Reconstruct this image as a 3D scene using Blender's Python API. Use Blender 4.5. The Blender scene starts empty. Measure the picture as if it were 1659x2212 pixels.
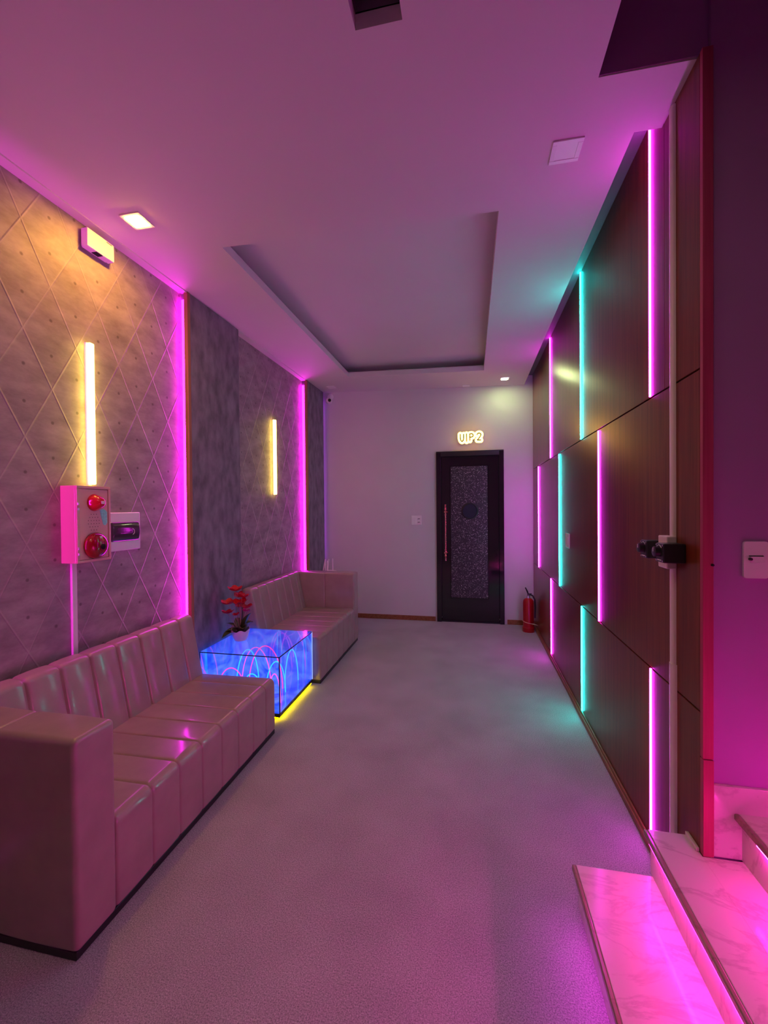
import bpy, bmesh, math, random
from mathutils import Vector, Matrix
random.seed(7)
SC = bpy.context.scene
COL = SC.collection
PI = math.pi

# ------------------------------------------------------------------ materials
def N(nt, kind, **inp):
    n = nt.nodes.new(kind)
    for k, v in inp.items():
        n.inputs[k.replace('_', ' ')].default_value = v
    return n

def base_mat(name):
    m = bpy.data.materials.new(name)
    m.use_nodes = True
    nt = m.node_tree
    b = nt.nodes['Principled BSDF']
    return m, nt, b

def rgba(c):
    return (c[0], c[1], c[2], 1.0)

def mat(name, color, rough=0.5, metal=0.0, coat=0.0, coatr=0.06, noise=0.0, nscale=8.0, bump=0.0, bscale=60.0,
        nvec=(1, 1, 1), spec=0.5, bdist=0.002):
    m, nt, b = base_mat(name)
    b.inputs['Roughness'].default_value = rough
    b.inputs['Metallic'].default_value = metal
    b.inputs['Coat Weight'].default_value = coat
    b.inputs['Coat Roughness'].default_value = coatr
    b.inputs['Specular IOR Level'].default_value = spec
    geo = N(nt, 'ShaderNodeNewGeometry')
    mp = N(nt, 'ShaderNodeMapping', Scale=nvec)
    nt.links.new(geo.outputs['Position'], mp.inputs['Vector'])
    nz = N(nt, 'ShaderNodeTexNoise', Scale=nscale, Detail=5.0)
    nt.links.new(mp.outputs['Vector'], nz.inputs['Vector'])
    ramp = N(nt, 'ShaderNodeValToRGB')
    ramp.color_ramp.elements[0].position = 0.3
    ramp.color_ramp.elements[1].position = 0.7
    ramp.color_ramp.elements[0].color = rgba([c * (1 - noise) for c in color])
    ramp.color_ramp.elements[1].color = rgba([min(1, c * (1 + noise)) for c in color])
    nt.links.new(nz.outputs['Fac'], ramp.inputs['Fac'])
    nt.links.new(ramp.outputs['Color'], b.inputs['Base Color'])
    if bump > 0:
        nb = N(nt, 'ShaderNodeTexNoise', Scale=bscale, Detail=4.0)
        nt.links.new(mp.outputs['Vector'], nb.inputs['Vector'])
        bp = N(nt, 'ShaderNodeBump', Strength=bump, Distance=bdist)
        nt.links.new(nb.outputs['Fac'], bp.inputs['Height'])
        nt.links.new(bp.outputs['Normal'], b.inputs['Normal'])
    return m

def emit(name, color, strength):
    m = bpy.data.materials.new(name)
    m.use_nodes = True
    nt = m.node_tree
    nt.nodes.clear()
    e = N(nt, 'ShaderNodeEmission', Color=rgba(color), Strength=strength)
    o = N(nt, 'ShaderNodeOutputMaterial')
    nt.links.new(e.outputs[0], o.inputs[0])
    return m

def math_n(nt, op, a, b=None, c=None):
    n = nt.nodes.new('ShaderNodeMath')
    n.operation = op
    for i, v in enumerate((a, b, c)):
        if v is None:
            continue
        if isinstance(v, (int, float)):
            n.inputs[i].default_value = v
        else:
            nt.links.new(v, n.inputs[i])
    return n.outputs[0]

def mixc(nt, fac, a, b):
    n = nt.nodes.new('ShaderNodeMix')
    n.data_type = 'RGBA'
    for sock, v in ((n.inputs[0], fac), (n.inputs[6], a), (n.inputs[7], b)):
        if isinstance(v, (int, float)):
            sock.default_value = v
        elif isinstance(v, tuple):
            sock.default_value = rgba(v)
        else:
            nt.links.new(v, sock)
    return n.outputs[2]

def carpet_mat():
    m, nt, b = base_mat('grey_carpet')
    geo = N(nt, 'ShaderNodeNewGeometry')
    n1 = N(nt, 'ShaderNodeTexNoise', Scale=240.0, Detail=3.0, Roughness=0.7)
    n2 = N(nt, 'ShaderNodeTexNoise', Scale=3.0, Detail=3.0)
    for n in (n1, n2):
        nt.links.new(geo.outputs['Position'], n.inputs['Vector'])
    r = N(nt, 'ShaderNodeValToRGB')
    r.color_ramp.elements[0].position = 0.34
    r.color_ramp.elements[0].color = (0.26, 0.26, 0.265, 1)
    r.color_ramp.elements[1].position = 0.68
    r.color_ramp.elements[1].color = (0.72, 0.715, 0.72, 1)
    nt.links.new(n1.outputs['Fac'], r.inputs['Fac'])
    f = math_n(nt, 'MULTIPLY_ADD', n2.outputs['Fac'], 0.5, 0.75)
    col = mixc(nt, 1.0, r.outputs['Color'], (1, 1, 1))
    mx = nt.nodes.new('ShaderNodeMix'); mx.data_type = 'RGBA'; mx.blend_type = 'MULTIPLY'
    mx.inputs[0].default_value = 1.0
    nt.links.new(r.outputs['Color'], mx.inputs[6]); nt.links.new(f, mx.inputs[7])
    nt.links.new(mx.outputs[2], b.inputs['Base Color'])
    b.inputs['Roughness'].default_value = 1.0
    b.inputs['Specular IOR Level'].default_value = 0.1
    bp = N(nt, 'ShaderNodeBump', Strength=0.6, Distance=0.004)
    nt.links.new(n1.outputs['Fac'], bp.inputs['Height'])
    nt.links.new(bp.outputs['Normal'], b.inputs['Normal'])
    return m

def wallpaper_mat():
    """taupe concrete-look paper with tall diamonds and two tuft marks in each"""
    m, nt, b = base_mat('diamond_wallpaper')
    geo = N(nt, 'ShaderNodeNewGeometry')
    sp = N(nt, 'ShaderNodeSeparateXYZ')
    nt.links.new(geo.outputs['Position'], sp.inputs[0])
    u = math_n(nt, 'DIVIDE', math_n(nt, 'SUBTRACT', sp.outputs[1], 2.072), 0.2635)
    v = math_n(nt, 'DIVIDE', math_n(nt, 'SUBTRACT', sp.outputs[2], 2.279), 0.4925)
    a = math_n(nt, 'ADD', u, v)
    c = math_n(nt, 'SUBTRACT', u, v)
    def linedist(s):
        return math_n(nt, 'ABSOLUTE', math_n(nt, 'SUBTRACT', math_n(nt, 'FRACT', math_n(nt, 'ADD', s, 0.5)), 0.5))
    la, lc = linedist(a), linedist(c)
    def smooth(x, lo, hi):
        n = nt.nodes.new('ShaderNodeMapRange'); n.interpolation_type = 'SMOOTHSTEP'
        n.inputs[1].default_value = lo; n.inputs[2].default_value = hi
        n.inputs[3].default_value = 1.0; n.inputs[4].default_value = 0.0
        nt.links.new(x, n.inputs[0])
        return n.outputs[0]
    line = math_n(nt, 'MAXIMUM', smooth(la, 0.004, 0.016), smooth(lc, 0.004, 0.016))
    ridge = math_n(nt, 'MAXIMUM', smooth(la, 0.0, 0.03), smooth(lc, 0.0, 0.03))
    # tufts: diamond centre in (a,c) is (.5,.5); +-.085 m in z is +-.173 in v
    fa = math_n(nt, 'SUBTRACT', math_n(nt, 'FRACT', a), 0.5)
    fc = math_n(nt, 'SUBTRACT', math_n(nt, 'FRACT', c), 0.5)
    uu = math_n(nt, 'MULTIPLY', math_n(nt, 'ADD', fa, fc), 0.5 * 0.2635)
    vv = math_n(nt, 'MULTIPLY', math_n(nt, 'SUBTRACT', fa, fc), 0.5 * 0.4925)
    dv = math_n(nt, 'SUBTRACT', math_n(nt, 'ABSOLUTE', vv), 0.085)
    d = math_n(nt, 'SQRT', math_n(nt, 'ADD', math_n(nt, 'MULTIPLY', uu, uu), math_n(nt, 'MULTIPLY', dv, dv)))
    dot = smooth(d, 0.004, 0.011)
    n1 = N(nt, 'ShaderNodeTexNoise', Scale=5.0, Detail=8.0, Roughness=0.65)
    mp = N(nt, 'ShaderNodeMapping', Scale=(1, 1.0, 2.2))
    nt.links.new(geo.outputs['Position'], mp.inputs['Vector'])
    nt.links.new(mp.outputs['Vector'], n1.inputs['Vector'])
    r = N(nt, 'ShaderNodeValToRGB')
    r.color_ramp.elements[0].position = 0.32
    r.color_ramp.elements[0].color = (0.24, 0.205, 0.20, 1)
    r.color_ramp.elements[1].position = 0.68
    r.color_ramp.elements[1].color = (0.44, 0.385, 0.38, 1)
    nt.links.new(n1.outputs['Fac'], r.inputs['Fac'])
    c1 = mixc(nt, math_n(nt, 'MULTIPLY', line, 0.38), r.outputs['Color'], (0.56, 0.50, 0.46))
    c2 = mixc(nt, math_n(nt, 'MULTIPLY', dot, 0.72), c1, (0.10, 0.08, 0.075))
    nt.links.new(c2, b.inputs['Base Color'])
    b.inputs['Roughness'].default_value = 0.55
    bp = N(nt, 'ShaderNodeBump', Strength=0.5, Distance=0.004)
    nt.links.new(ridge, bp.inputs['Height'])
    nt.links.new(bp.outputs['Normal'], b.inputs['Normal'])
    return m

def wood_mat(name, dark, light, rough=0.3, aniso=0.0, axis=2, scale=1.0):
    m, nt, b = base_mat(name)
    geo = N(nt, 'ShaderNodeNewGeometry')
    s = [34 * scale] * 3
    s[axis] = 1.3 * scale
    mp = N(nt, 'ShaderNodeMapping', Scale=tuple(s))
    nt.links.new(geo.outputs['Position'], mp.inputs['Vector'])
    n1 = N(nt, 'ShaderNodeTexNoise', Scale=1.0, Detail=6.0, Roughness=0.6)
    nt.links.new(mp.outputs['Vector'], n1.inputs['Vector'])
    s2 = [150 * scale] * 3
    s2[axis] = 4 * scale
    mp2 = N(nt, 'ShaderNodeMapping', Scale=tuple(s2))
    nt.links.new(geo.outputs['Position'], mp2.inputs['Vector'])
    n2 = N(nt, 'ShaderNodeTexNoise', Scale=1.0, Detail=3.0)
    nt.links.new(mp2.outputs['Vector'], n2.inputs['Vector'])
    f = math_n(nt, 'ADD', math_n(nt, 'MULTIPLY', n1.outputs['Fac'], 0.7), math_n(nt, 'MULTIPLY', n2.outputs['Fac'], 0.3))
    r = N(nt, 'ShaderNodeValToRGB')
    r.color_ramp.elements[0].position = 0.36
    r.color_ramp.elements[0].color = rgba(dark)
    r.color_ramp.elements[1].position = 0.66
    r.color_ramp.elements[1].color = rgba(light)
    nt.links.new(f, r.inputs['Fac'])
    nt.links.new(r.outputs['Color'], b.inputs['Base Color'])
    b.inputs['Roughness'].default_value = rough
    b.inputs['Specular IOR Level'].default_value = 0.34
    b.inputs['Specular Tint'].default_value = (1.0, 0.55, 0.36, 1)
    bp = N(nt, 'ShaderNodeBump', Strength=0.04, Distance=0.001)
    nt.links.new(n2.outputs['Fac'], bp.inputs['Height'])
    nt.links.new(bp.outputs['Normal'], b.inputs['Normal'])
    if aniso:
        b.inputs['Anisotropic'].default_value = aniso
        t = N(nt, 'ShaderNodeCombineXYZ')
        t.inputs[ANISO_AXIS].default_value = 1.0
        nt.links.new(t.outputs[0], b.inputs['Tangent'])
    return m
ANISO_AXIS = 2

def marble_mat(name, base, vein):
    m, nt, b = base_mat(name)
    geo = N(nt, 'ShaderNodeNewGeometry')
    mp = N(nt, 'ShaderNodeMapping', Rotation=(0.4, 0.5, 0.8), Scale=(1.0, 2.2, 1.0))
    nt.links.new(geo.outputs['Position'], mp.inputs['Vector'])
    n1 = N(nt, 'ShaderNodeTexNoise', Scale=3.2, Detail=9.0, Roughness=0.62, Distortion=0.6)
    nt.links.new(mp.outputs['Vector'], n1.inputs['Vector'])
    d = math_n(nt, 'ABSOLUTE', math_n(nt, 'SUBTRACT', n1.outputs['Fac'], 0.5))
    r = N(nt, 'ShaderNodeValToRGB')
    r.color_ramp.elements[0].position = 0.0
    r.color_ramp.elements[0].color = rgba(vein)
    r.color_ramp.elements[1].position = 0.035
    r.color_ramp.elements[1].color = rgba(base)
    nt.links.new(d, r.inputs['Fac'])
    n2 = N(nt, 'ShaderNodeTexNoise', Scale=2.0, Detail=3.0)
    nt.links.new(geo.outputs['Position'], n2.inputs['Vector'])
    c = mixc(nt, math_n(nt, 'MULTIPLY', n2.outputs['Fac'], 0.8), rgba(base)[:3], r.outputs['Color'])
    nt.links.new(c, b.inputs['Base Color'])
    b.inputs['Roughness'].default_value = 0.14
    return m

def glitter_mat():
    m, nt, b = base_mat('glitter_panel')
    geo = N(nt, 'ShaderNodeNewGeometry')
    v = N(nt, 'ShaderNodeTexVoronoi', Scale=88.0)
    nt.links.new(geo.outputs['Position'], v.inputs['Vector'])
    sp = N(nt, 'ShaderNodeSeparateXYZ'); nt.links.new(v.outputs['Color'], sp.inputs[0])
    big = math_n(nt, 'POWER', sp.outputs[0], 2.6)
    mr = nt.nodes.new('ShaderNodeMapRange')
    mr.inputs[1].default_value = 0.15; mr.inputs[2].default_value = 0.45
    mr.inputs[3].default_value = 1.0; mr.inputs[4].default_value = 0.0
    nt.links.new(v.outputs['Distance'], mr.inputs[0])
    f = math_n(nt, 'MULTIPLY', big, mr.outputs[0])
    c = mixc(nt, f, (0.045, 0.035, 0.05), (1.0, 0.95, 0.98))  # flake sparkle is put into the base colour as pale dots
    nt.links.new(c, b.inputs['Base Color'])
    b.inputs['Metallic'].default_value = 0.25
    b.inputs['Roughness'].default_value = 0.4
    return m

def glass_panel_mat(name, tint, gloss, rough=0.02):
    m = bpy.data.materials.new(name)
    m.use_nodes = True
    nt = m.node_tree
    nt.nodes.clear()
    t = N(nt, 'ShaderNodeBsdfTransparent', Color=rgba(tint))
    g = N(nt, 'ShaderNodeBsdfGlossy', Color=(0.9, 0.92, 1, 1), Roughness=rough)
    lw = N(nt, 'ShaderNodeLayerWeight', Blend=0.5)
    f = math_n(nt, 'ADD', math_n(nt, 'MULTIPLY', math_n(nt, 'POWER', lw.outputs['Facing'], 4.0), 0.8), gloss)
    mx = N(nt, 'ShaderNodeMixShader')
    nt.links.new(f, mx.inputs[0]); nt.links.new(t.outputs[0], mx.inputs[1]); nt.links.new(g.outputs[0], mx.inputs[2])
    o = N(nt, 'ShaderNodeOutputMaterial')
    nt.links.new(mx.outputs[0], o.inputs[0])
    return m

def lit_panel_mat(name, c0, c1, s):
    """edge-lit blue acrylic with swirls"""
    m = bpy.data.materials.new(name)
    m.use_nodes = True
    nt = m.node_tree
    nt.nodes.clear()
    geo = N(nt, 'ShaderNodeNewGeometry')
    n1 = N(nt, 'ShaderNodeTexNoise', Scale=3.5, Detail=2.0, Distortion=2.5)
    nt.links.new(geo.outputs['Position'], n1.inputs['Vector'])
    r = N(nt, 'ShaderNodeValToRGB')
    r.color_ramp.elements[0].position = 0.35
    r.color_ramp.elements[0].color = rgba(c0)
    r.color_ramp.elements[1].position = 0.75
    r.color_ramp.elements[1].color = rgba(c1)
    nt.links.new(n1.outputs['Fac'], r.inputs['Fac'])
    e = N(nt, 'ShaderNodeEmission', Strength=s)
    nt.links.new(r.outputs['Color'], e.inputs['Color'])
    g = N(nt, 'ShaderNodeBsdfGlossy', Color=(0.8, 0.85, 1, 1), Roughness=0.05)
    mx = N(nt, 'ShaderNodeMixShader', Fac=0.35)
    nt.links.new(e.outputs[0], mx.inputs[1]); nt.links.new(g.outputs[0], mx.inputs[2])
    o = N(nt, 'ShaderNodeOutputMaterial')
    nt.links.new(mx.outputs[0], o.inputs[0])
    return m

M = dict(
    ceiling=mat('ceiling_paint', (0.74, 0.69, 0.70), 0.7, noise=0.02, nscale=2),
    slot=mat('dark_recess_lining', (0.17, 0.155, 0.18), 0.6),  # dark tone shared by the slot and hatch linings
    endwall=mat('grey_wall_paint', (0.70, 0.68, 0.70), 0.55, noise=0.02, nscale=3),
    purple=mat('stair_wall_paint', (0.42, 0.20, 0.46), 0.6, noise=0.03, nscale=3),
    carpet=carpet_mat(), paper=wallpaper_mat(),
    column=mat('dark_mottled_paper', (0.22, 0.21, 0.235), 0.6, noise=0.4, nscale=9, nvec=(1, 1.5, 0.8)),
    wood=wood_mat('walnut_veneer', (0.100, 0.016, 0.006), (0.230, 0.056, 0.019), 0.28, 0.85),
    trimwood=wood_mat('skirting_wood', (0.20, 0.075, 0.035), (0.36, 0.15, 0.075), 0.4, 0.0, axis=1),
    edgewood=wood_mat('edging_wood', (0.30, 0.14, 0.08), (0.45, 0.22, 0.13), 0.45),
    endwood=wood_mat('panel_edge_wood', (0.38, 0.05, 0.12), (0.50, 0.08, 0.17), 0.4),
    leather=mat('brown_leather', (0.36, 0.285, 0.235), 0.34, coat=0.55, coatr=0.12, noise=0.08, nscale=10, bump=0.12, bscale=70),
    black=mat('black_plastic', (0.012, 0.012, 0.013), 0.35),
    blackgloss=mat('black_gloss_laminate', (0.010, 0.008, 0.010), 0.07, coat=0.5, bump=0.05, bscale=5, bdist=0.02),
    casing=mat('black_frame_paint', (0.022, 0.018, 0.024), 0.25),
    white=mat('white_plastic', (0.90, 0.88, 0.88), 0.35),
    cream=mat('cream_plastic', (0.80, 0.72, 0.69), 0.5),
    beige=mat('beige_enamel', (0.74, 0.44, 0.38), 0.22, coat=0.4),
    red=mat('red_plastic', (0.55, 0.01, 0.02), 0.15, coat=0.6),
    redbell=mat('red_bell_enamel', (0.26, 0.004, 0.010), 0.16, coat=0.6),
    extred=mat('red_cylinder_enamel', (0.42, 0.008, 0.012), 0.28),
    dark=mat('dark_hole', (0.004, 0.004, 0.004), 0.9),
    smoke=mat('smoked_window', (0.06, 0.05, 0.07), 0.08, coat=0.5),
    copper=mat('rose_gold_metal', (0.85, 0.42, 0.28), 0.22, metal=1.0),
    steel=mat('steel', (0.6, 0.6, 0.6), 0.3, metal=1.0),
    marble=marble_mat('white_marble', (0.76, 0.69, 0.66), (0.46, 0.38, 0.38)),
    nosing=marble_mat('marble_light_tint', (0.34, 0.24, 0.19), (0.20, 0.14, 0.11)),  # white marble edge; the amber light on it is put into the colour
    glitter=glitter_mat(),
    glass=glass_panel_mat('clear_table_glass', (0.86, 0.90, 1.0), 0.10),
    joint=mat('dark_glass_joint', (0.006, 0.008, 0.03), 0.2),
    litblue=lit_panel_mat('blue_lit_acrylic', (0.004, 0.055, 0.95), (0.16, 0.30, 1.0), 1.8),
    edgelit=emit('lit_glass_edge', (0.35, 0.5, 1.0), 1.4),
    port=mat('porthole_glass', (0.015, 0.03, 0.05), 0.06, coat=0.8),
    leaf=mat('dark_green_leaf', (0.065, 0.10, 0.025), 0.35, noise=0.3, nscale=40),
    petal=mat('red_petal', (0.55, 0.008, 0.02), 0.5, noise=0.25, nscale=60),
    petalpink=mat('pink_petal', (0.6, 0.03, 0.2), 0.5, noise=0.25, nscale=60),
    stem=mat('pale_stem', (0.5, 0.32, 0.28), 0.5),
    soil=mat('dark_moss', (0.01, 0.012, 0.006), 0.9, noise=0.4, nscale=80),
    turquoise=mat('reflection_tint', (0.26, 0.95, 0.72), 0.5, noise=0.15, nscale=120),
    strap=mat('beige_cord', (0.62, 0.45, 0.30), 0.7),
    letter=mat('dark_letter', (0.05, 0.04, 0.03), 0.5),
    rope=mat('white_mark', (0.85, 0.85, 0.85), 0.4),
)
L = dict(
    pink=emit('pink_led', (1.0, 0.02021, 0.95745), 47.00),
    cyan=emit('cyan_led', (0.00893, 1.0, 0.92857), 56.00),
    magenta=emit('magenta_led', (1.0, 0.005, 0.88235), 34.00),
    magnear=emit('magenta_near_led', (1.0, 0.01, 0.8), 300.00),
    magentadim=emit('dim_violet_led', (0.55, 0.05, 1.0), 5.0),
    stair=emit('stair_led', (1.0, 0.01204, 0.51852), 108.00),
    stairlow=emit('stair_low_led', (0.95833, 0.01, 1.0), 24.00),
    warm=emit('warm_tube', (1.0, 0.66154, 0.1), 13.00),
    down=emit('amber_downlight', (1.0, 0.43023, 0.05116), 430.00),
    downfar=emit('yellow_downlight', (0.78125, 1.0, 0.4125), 160.00),
    sign=emit('sign_glow', (1.0, 0.54545, 0.08182), 11.00),
    yellow=emit('yellow_led', (1.0, 0.72, 0.0), 16.0),
    neonpink=emit('neon_pink', (1.0, 0.04, 0.35), 2.6),
    neonrose=emit('neon_rose', (1.0, 0.10, 0.65), 2.0),
    neoncyan=emit('neon_cyan', (0.03, 0.5, 1.0), 2.4),
    room=emit('fill_lamp', (1.0, 0.96667, 0.6), 60.00),
)

# ------------------------------------------------------------------ mesh builder
def zc(x, y):
    """the ceiling is not perfectly level: it rises a little to the left and the far end"""
    dx = max(0.0, min(2.7, 0.735 - x))
    yy = max(0.0, min(4.0, y - 1.5))
    return 2.915 + 0.012 * dx + 0.009 * yy * dx / 2.7 * 1.0

def round_poly(pts, radii, seg=5):
    out = []
    n = len(pts)
    for i in range(n):
        p = Vector(pts[i]); a = Vector(pts[i - 1]); b = Vector(pts[(i + 1) % n])
        r = radii[i] if isinstance(radii, (list, tuple)) else radii
        if r <= 0:
            out.append(p); continue
        da = (a - p).normalized(); db = (b - p).normalized()
        ang = da.angle(db)
        t = min(r / math.tan(ang / 2), 0.49 * (a - p).length, 0.49 * (b - p).length)
        re = t * math.tan(ang / 2)
        c = p + (da + db).normalized() * (re / math.sin(ang / 2))
        v0 = p + da * t - c; v1 = p + db * t - c
        om = v0.angle(v1)
        for k in range(seg + 1):
            q = k / seg
            out.append(c + (v0 * math.sin((1 - q) * om) + v1 * math.sin(q * om)) / math.sin(om))
    return out

def inset(poly, d):
    n = len(poly)
    area = sum(poly[i][0] * poly[(i + 1) % n][1] - poly[(i + 1) % n][0] * poly[i][1] for i in range(n))
    sgn = 1 if area > 0 else -1
    out = []
    for i in range(n):
        e1 = (poly[i] - poly[i - 1]); e2 = (poly[(i + 1) % n] - poly[i])
        e1 = e1.normalized() if e1.length > 1e-9 else e2.normalized()
        e2 = e2.normalized() if e2.length > 1e-9 else e1
        nn = (Vector((-e1.y, e1.x)) + Vector((-e2.y, e2.x))) * sgn
        nn = nn.normalized() if nn.length > 1e-6 else nn
        out.append(poly[i] + nn * d)
    return out

class MB:
    def __init__(s):
        s.bm = bmesh.new()

    def box(s, x0, x1, y0, y1, z0, z1, bev=0.0, seg=2):
        r = bmesh.ops.create_cube(s.bm, size=1.0)
        vs = r['verts']
        for v in vs:
            v.co = Vector(((x0 + x1) / 2 + v.co.x * (x1 - x0), (y0 + y1) / 2 + v.co.y * (y1 - y0), (z0 + z1) / 2 + v.co.z * (z1 - z0)))
        if bev > 0:
            es = list({e for v in vs for e in v.link_edges})
            bmesh.ops.bevel(s.bm, geom=es, offset=bev, segments=seg, affect='EDGES', profile=0.5)
        return s

    def cyl(s, p0, p1, r0, r1=None, seg=20, cap=True):
        r1 = r0 if r1 is None else r1
        return s.tube([p0, p1], [r0, r1], seg, cap)

    def tube(s, path, r, seg=10, cap=True):
        P = [Vector(p) for p in path]
        R = list(r) if isinstance(r, (list, tuple)) else [r] * len(P)
        rings = []
        prev = None
        for i, p in enumerate(P):
            t = (P[min(i + 1, len(P) - 1)] - P[max(i - 1, 0)]).normalized()
            if prev is None:
                ref = Vector((0, 0, 1)) if abs(t.z) < 0.9 else Vector((1, 0, 0))
                n = t.cross(ref).normalized()
            else:
                n = (prev - t * prev.dot(t)).normalized()
            prev = n
            b = t.cross(n)
            rings.append([s.bm.verts.new(p + (n * math.cos(2 * PI * k / seg) + b * math.sin(2 * PI * k / seg)) * R[i]) for k in range(seg)])
        s.skin(rings, True, cap)
        return s

    def skin(s, rings, closed=True, cap=True):
        for a, b in zip(rings, rings[1:]):
            n = len(a)
            for k in range(n if closed else n - 1):
                s.bm.faces.new((a[k], a[(k + 1) % n], b[(k + 1) % n], b[k]))
        if cap:
            s.bm.faces.new(list(reversed(rings[0])))
            s.bm.faces.new(rings[-1])

    def lathe(s, prof, origin, axis=(0, 0, 1), seg=28, cap=True):
        """prof: list of (radius, height along axis)"""
        o = Vector(origin); a = Vector(axis).normalized()
        ref = Vector((0, 0, 1)) if abs(a.z) < 0.9 else Vector((1, 0, 0))
        n = a.cross(ref).normalized(); b = a.cross(n)
        rings = [[s.bm.verts.new(o + a * h + (n * math.cos(2 * PI * k / seg) + b * math.sin(2 * PI * k / seg)) * max(r, 1e-4)) for k in range(seg)] for r, h in prof]
        s.skin(rings, True, cap)
        return s

    def loft(s, poly, axis, a0, a1, seams=(), rend=0.02, depth=0.006, sw=0.006, puff=0.0, step=0.02):
        """sweep a rounded outline along x or y; seams press a groove, ends are rounded"""
        smp = set()
        n = max(2, int((a1 - a0) / step))
        for i in range(n + 1):
            smp.add(a0 + (a1 - a0) * i / n)
        for q in seams:
            for k in (-2.5, -1.2, -0.6, -0.25, 0, 0.25, 0.6, 1.2, 2.5):
                if a0 < q + k * sw < a1:
                    smp.add(q + k * sw)
        for k in range(7):
            t = rend * (1 - math.cos(k / 6 * PI / 2))
            smp.add(a0 + t); smp.add(a1 - t)
        smp = sorted(smp)
        keys = [a0] + [q for q in seams if a0 < q < a1] + [a1]
        rings = []
        for q in smp:
            d = 0.0
            for z in seams:
                d += depth * math.exp(-((q - z) / sw) ** 2)
            for e in (q - a0, a1 - q):
                if e < rend:
                    d += rend - math.sqrt(max(0, rend * rend - (rend - e) ** 2))
            if puff:
                for u, w in zip(keys, keys[1:]):
                    if u <= q <= w and w - u > 0.05:
                        d -= puff * max(0.0, math.sin(PI * (q - u) / (w - u))) ** 0.6
            pl = inset(poly, d)
            if axis == 'y':
                rings.append([s.bm.verts.new((p[0], q, p[1])) for p in pl])
            else:
                rings.append([s.bm.verts.new((q, p[0], p[1])) for p in pl])
        # an inner ring at each end keeps the end faces flat
        for end in (0, -1):
            q = smp[end]
            d = rend if rend > 0 else 0.0
            cx = sum(p[0] for p in poly) / len(poly); cz = sum(p[1] for p in poly) / len(poly)
            pl = [Vector((p[0] + (cx - p[0]) * 0.06, p[1] + (cz - p[1]) * 0.06)) for p in inset(poly, d)]
            r = [s.bm.verts.new((p[0], q, p[1]) if axis == 'y' else (q, p[0], p[1])) for p in pl]
            if end == 0:
                rings.insert(0, r)
            else:
                rings.append(r)
        s.skin(rings, True, True)
        return s

    def plate(s, pts, d):
        """flat polygon pts (3D) extruded by vector d"""
        a = [s.bm.verts.new(Vector(p)) for p in pts]
        b = [s.bm.verts.new(Vector(p) + Vector(d)) for p in pts]
        s.skin([a, b], True, True)
        return s

    def build(s, name, material, parent=None, smooth=False, fn=None, origin=None):
        bm = s.bm
        if fn:
            for v in bm.verts:
                v.co.z += fn(v.co.x, v.co.y)
        bmesh.ops.recalc_face_normals(bm, faces=bm.faces)
        off = Vector((0, 0, 0))
        q = parent
        while q is not None:
            off += q.location; q = q.parent
        loc = Vector((0, 0, 0))
        if parent is None:
            xs = [v.co for v in bm.verts]
            loc = Vector(origin) if origin else Vector((sum(v.x for v in xs) / len(xs), sum(v.y for v in xs) / len(xs), min(v.z for v in xs)))
            off = loc
        bmesh.ops.translate(bm, verts=bm.verts, vec=-off)
        me = bpy.data.meshes.new(name)
        bm.to_mesh(me); bm.free()
        me.materials.append(material)
        if smooth:
            for p in me.polygons:
                p.use_smooth = len(p.vertices) <= 8
            try:
                me.set_sharp_from_angle(angle=math.radians(40))
            except Exception:
                pass
        o = bpy.data.objects.new(name, me)
        COL.objects.link(o)
        o.location = loc
        o.parent = parent
        return o

def thing(name, label, cat, loc, group=None):
    o = bpy.data.objects.new(name, None)
    o.empty_display_size = 0.05
    COL.objects.link(o)
    o.location = loc
    o['label'] = label; o['category'] = cat
    if group:
        o['group'] = group
    return o

def tag(o, label, cat, group=None):
    o['label'] = label; o['category'] = cat
    if group:
        o['group'] = group
    return o

def struct(o):
    o['kind'] = 'structure'
    return o

# ------------------------------------------------------------------ setting
XW, XN, XC = 0.735, -1.98, -1.92        # wood face, niche wall, column face
YE, YS = 5.36, 1.565                    # end wall, stair wall
YB = -2.4

o = MB().box(-2.3, 3.2, YB, 5.6, -0.12, 0.0).build('floor', M['carpet']); struct(o)

# main ceiling: cells with holes for the tray, the slot, the hatch and the stair void
TX0, TX1, TY0, TY1 = -1.386, 0.144, 2.195, 4.725
HX0, HX1, HY0, HY1 = -0.342, -0.195, 1.135, 1.28
SX0, SY0 = 0.637, 1.842
VX, VY = 0.437, 1.585
def ceil_cells(mb):
    xs = sorted({-2.2, -1.955, XC, TX0, HX0, HX1, TX1, VX, SX0, XW, 0.757, 0.80})
    ys = sorted({YB, HY0, HY1, VY, SY0, TY0, 3.4, TY1, YE + 0.1})
    for x0, x1 in zip(xs, xs[1:]):
        for y0, y1 in zip(ys, ys[1:]):
            cx, cy = (x0 + x1) / 2, (y0 + y1) / 2
            if TX0 < cx < TX1 and TY0 < cy < TY1: continue
            if HX0 < cx < HX1 and HY0 < cy < HY1: continue
            if cx > SX0 and cy > SY0: continue
            if cx > 0.757 and cy < SY0: continue
            if cx > VX and cy < VY: continue
            mb.box(x0, x1, y0, y1, 0.0, 0.055)
mb = MB(); ceil_cells(mb)
bmesh.ops.remove_doubles(mb.bm, verts=mb.bm.verts, dist=1e-5)
# drop the coincident inner faces between cells
cent = {}
for f in mb.bm.faces:
    cent.setdefault(tuple(round(c, 4) for c in f.calc_center_median()), []).append(f)
bmesh.ops.delete(mb.bm, geom=[f for l in cent.values() if len(l) > 1 for f in l], context='FACES')
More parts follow.
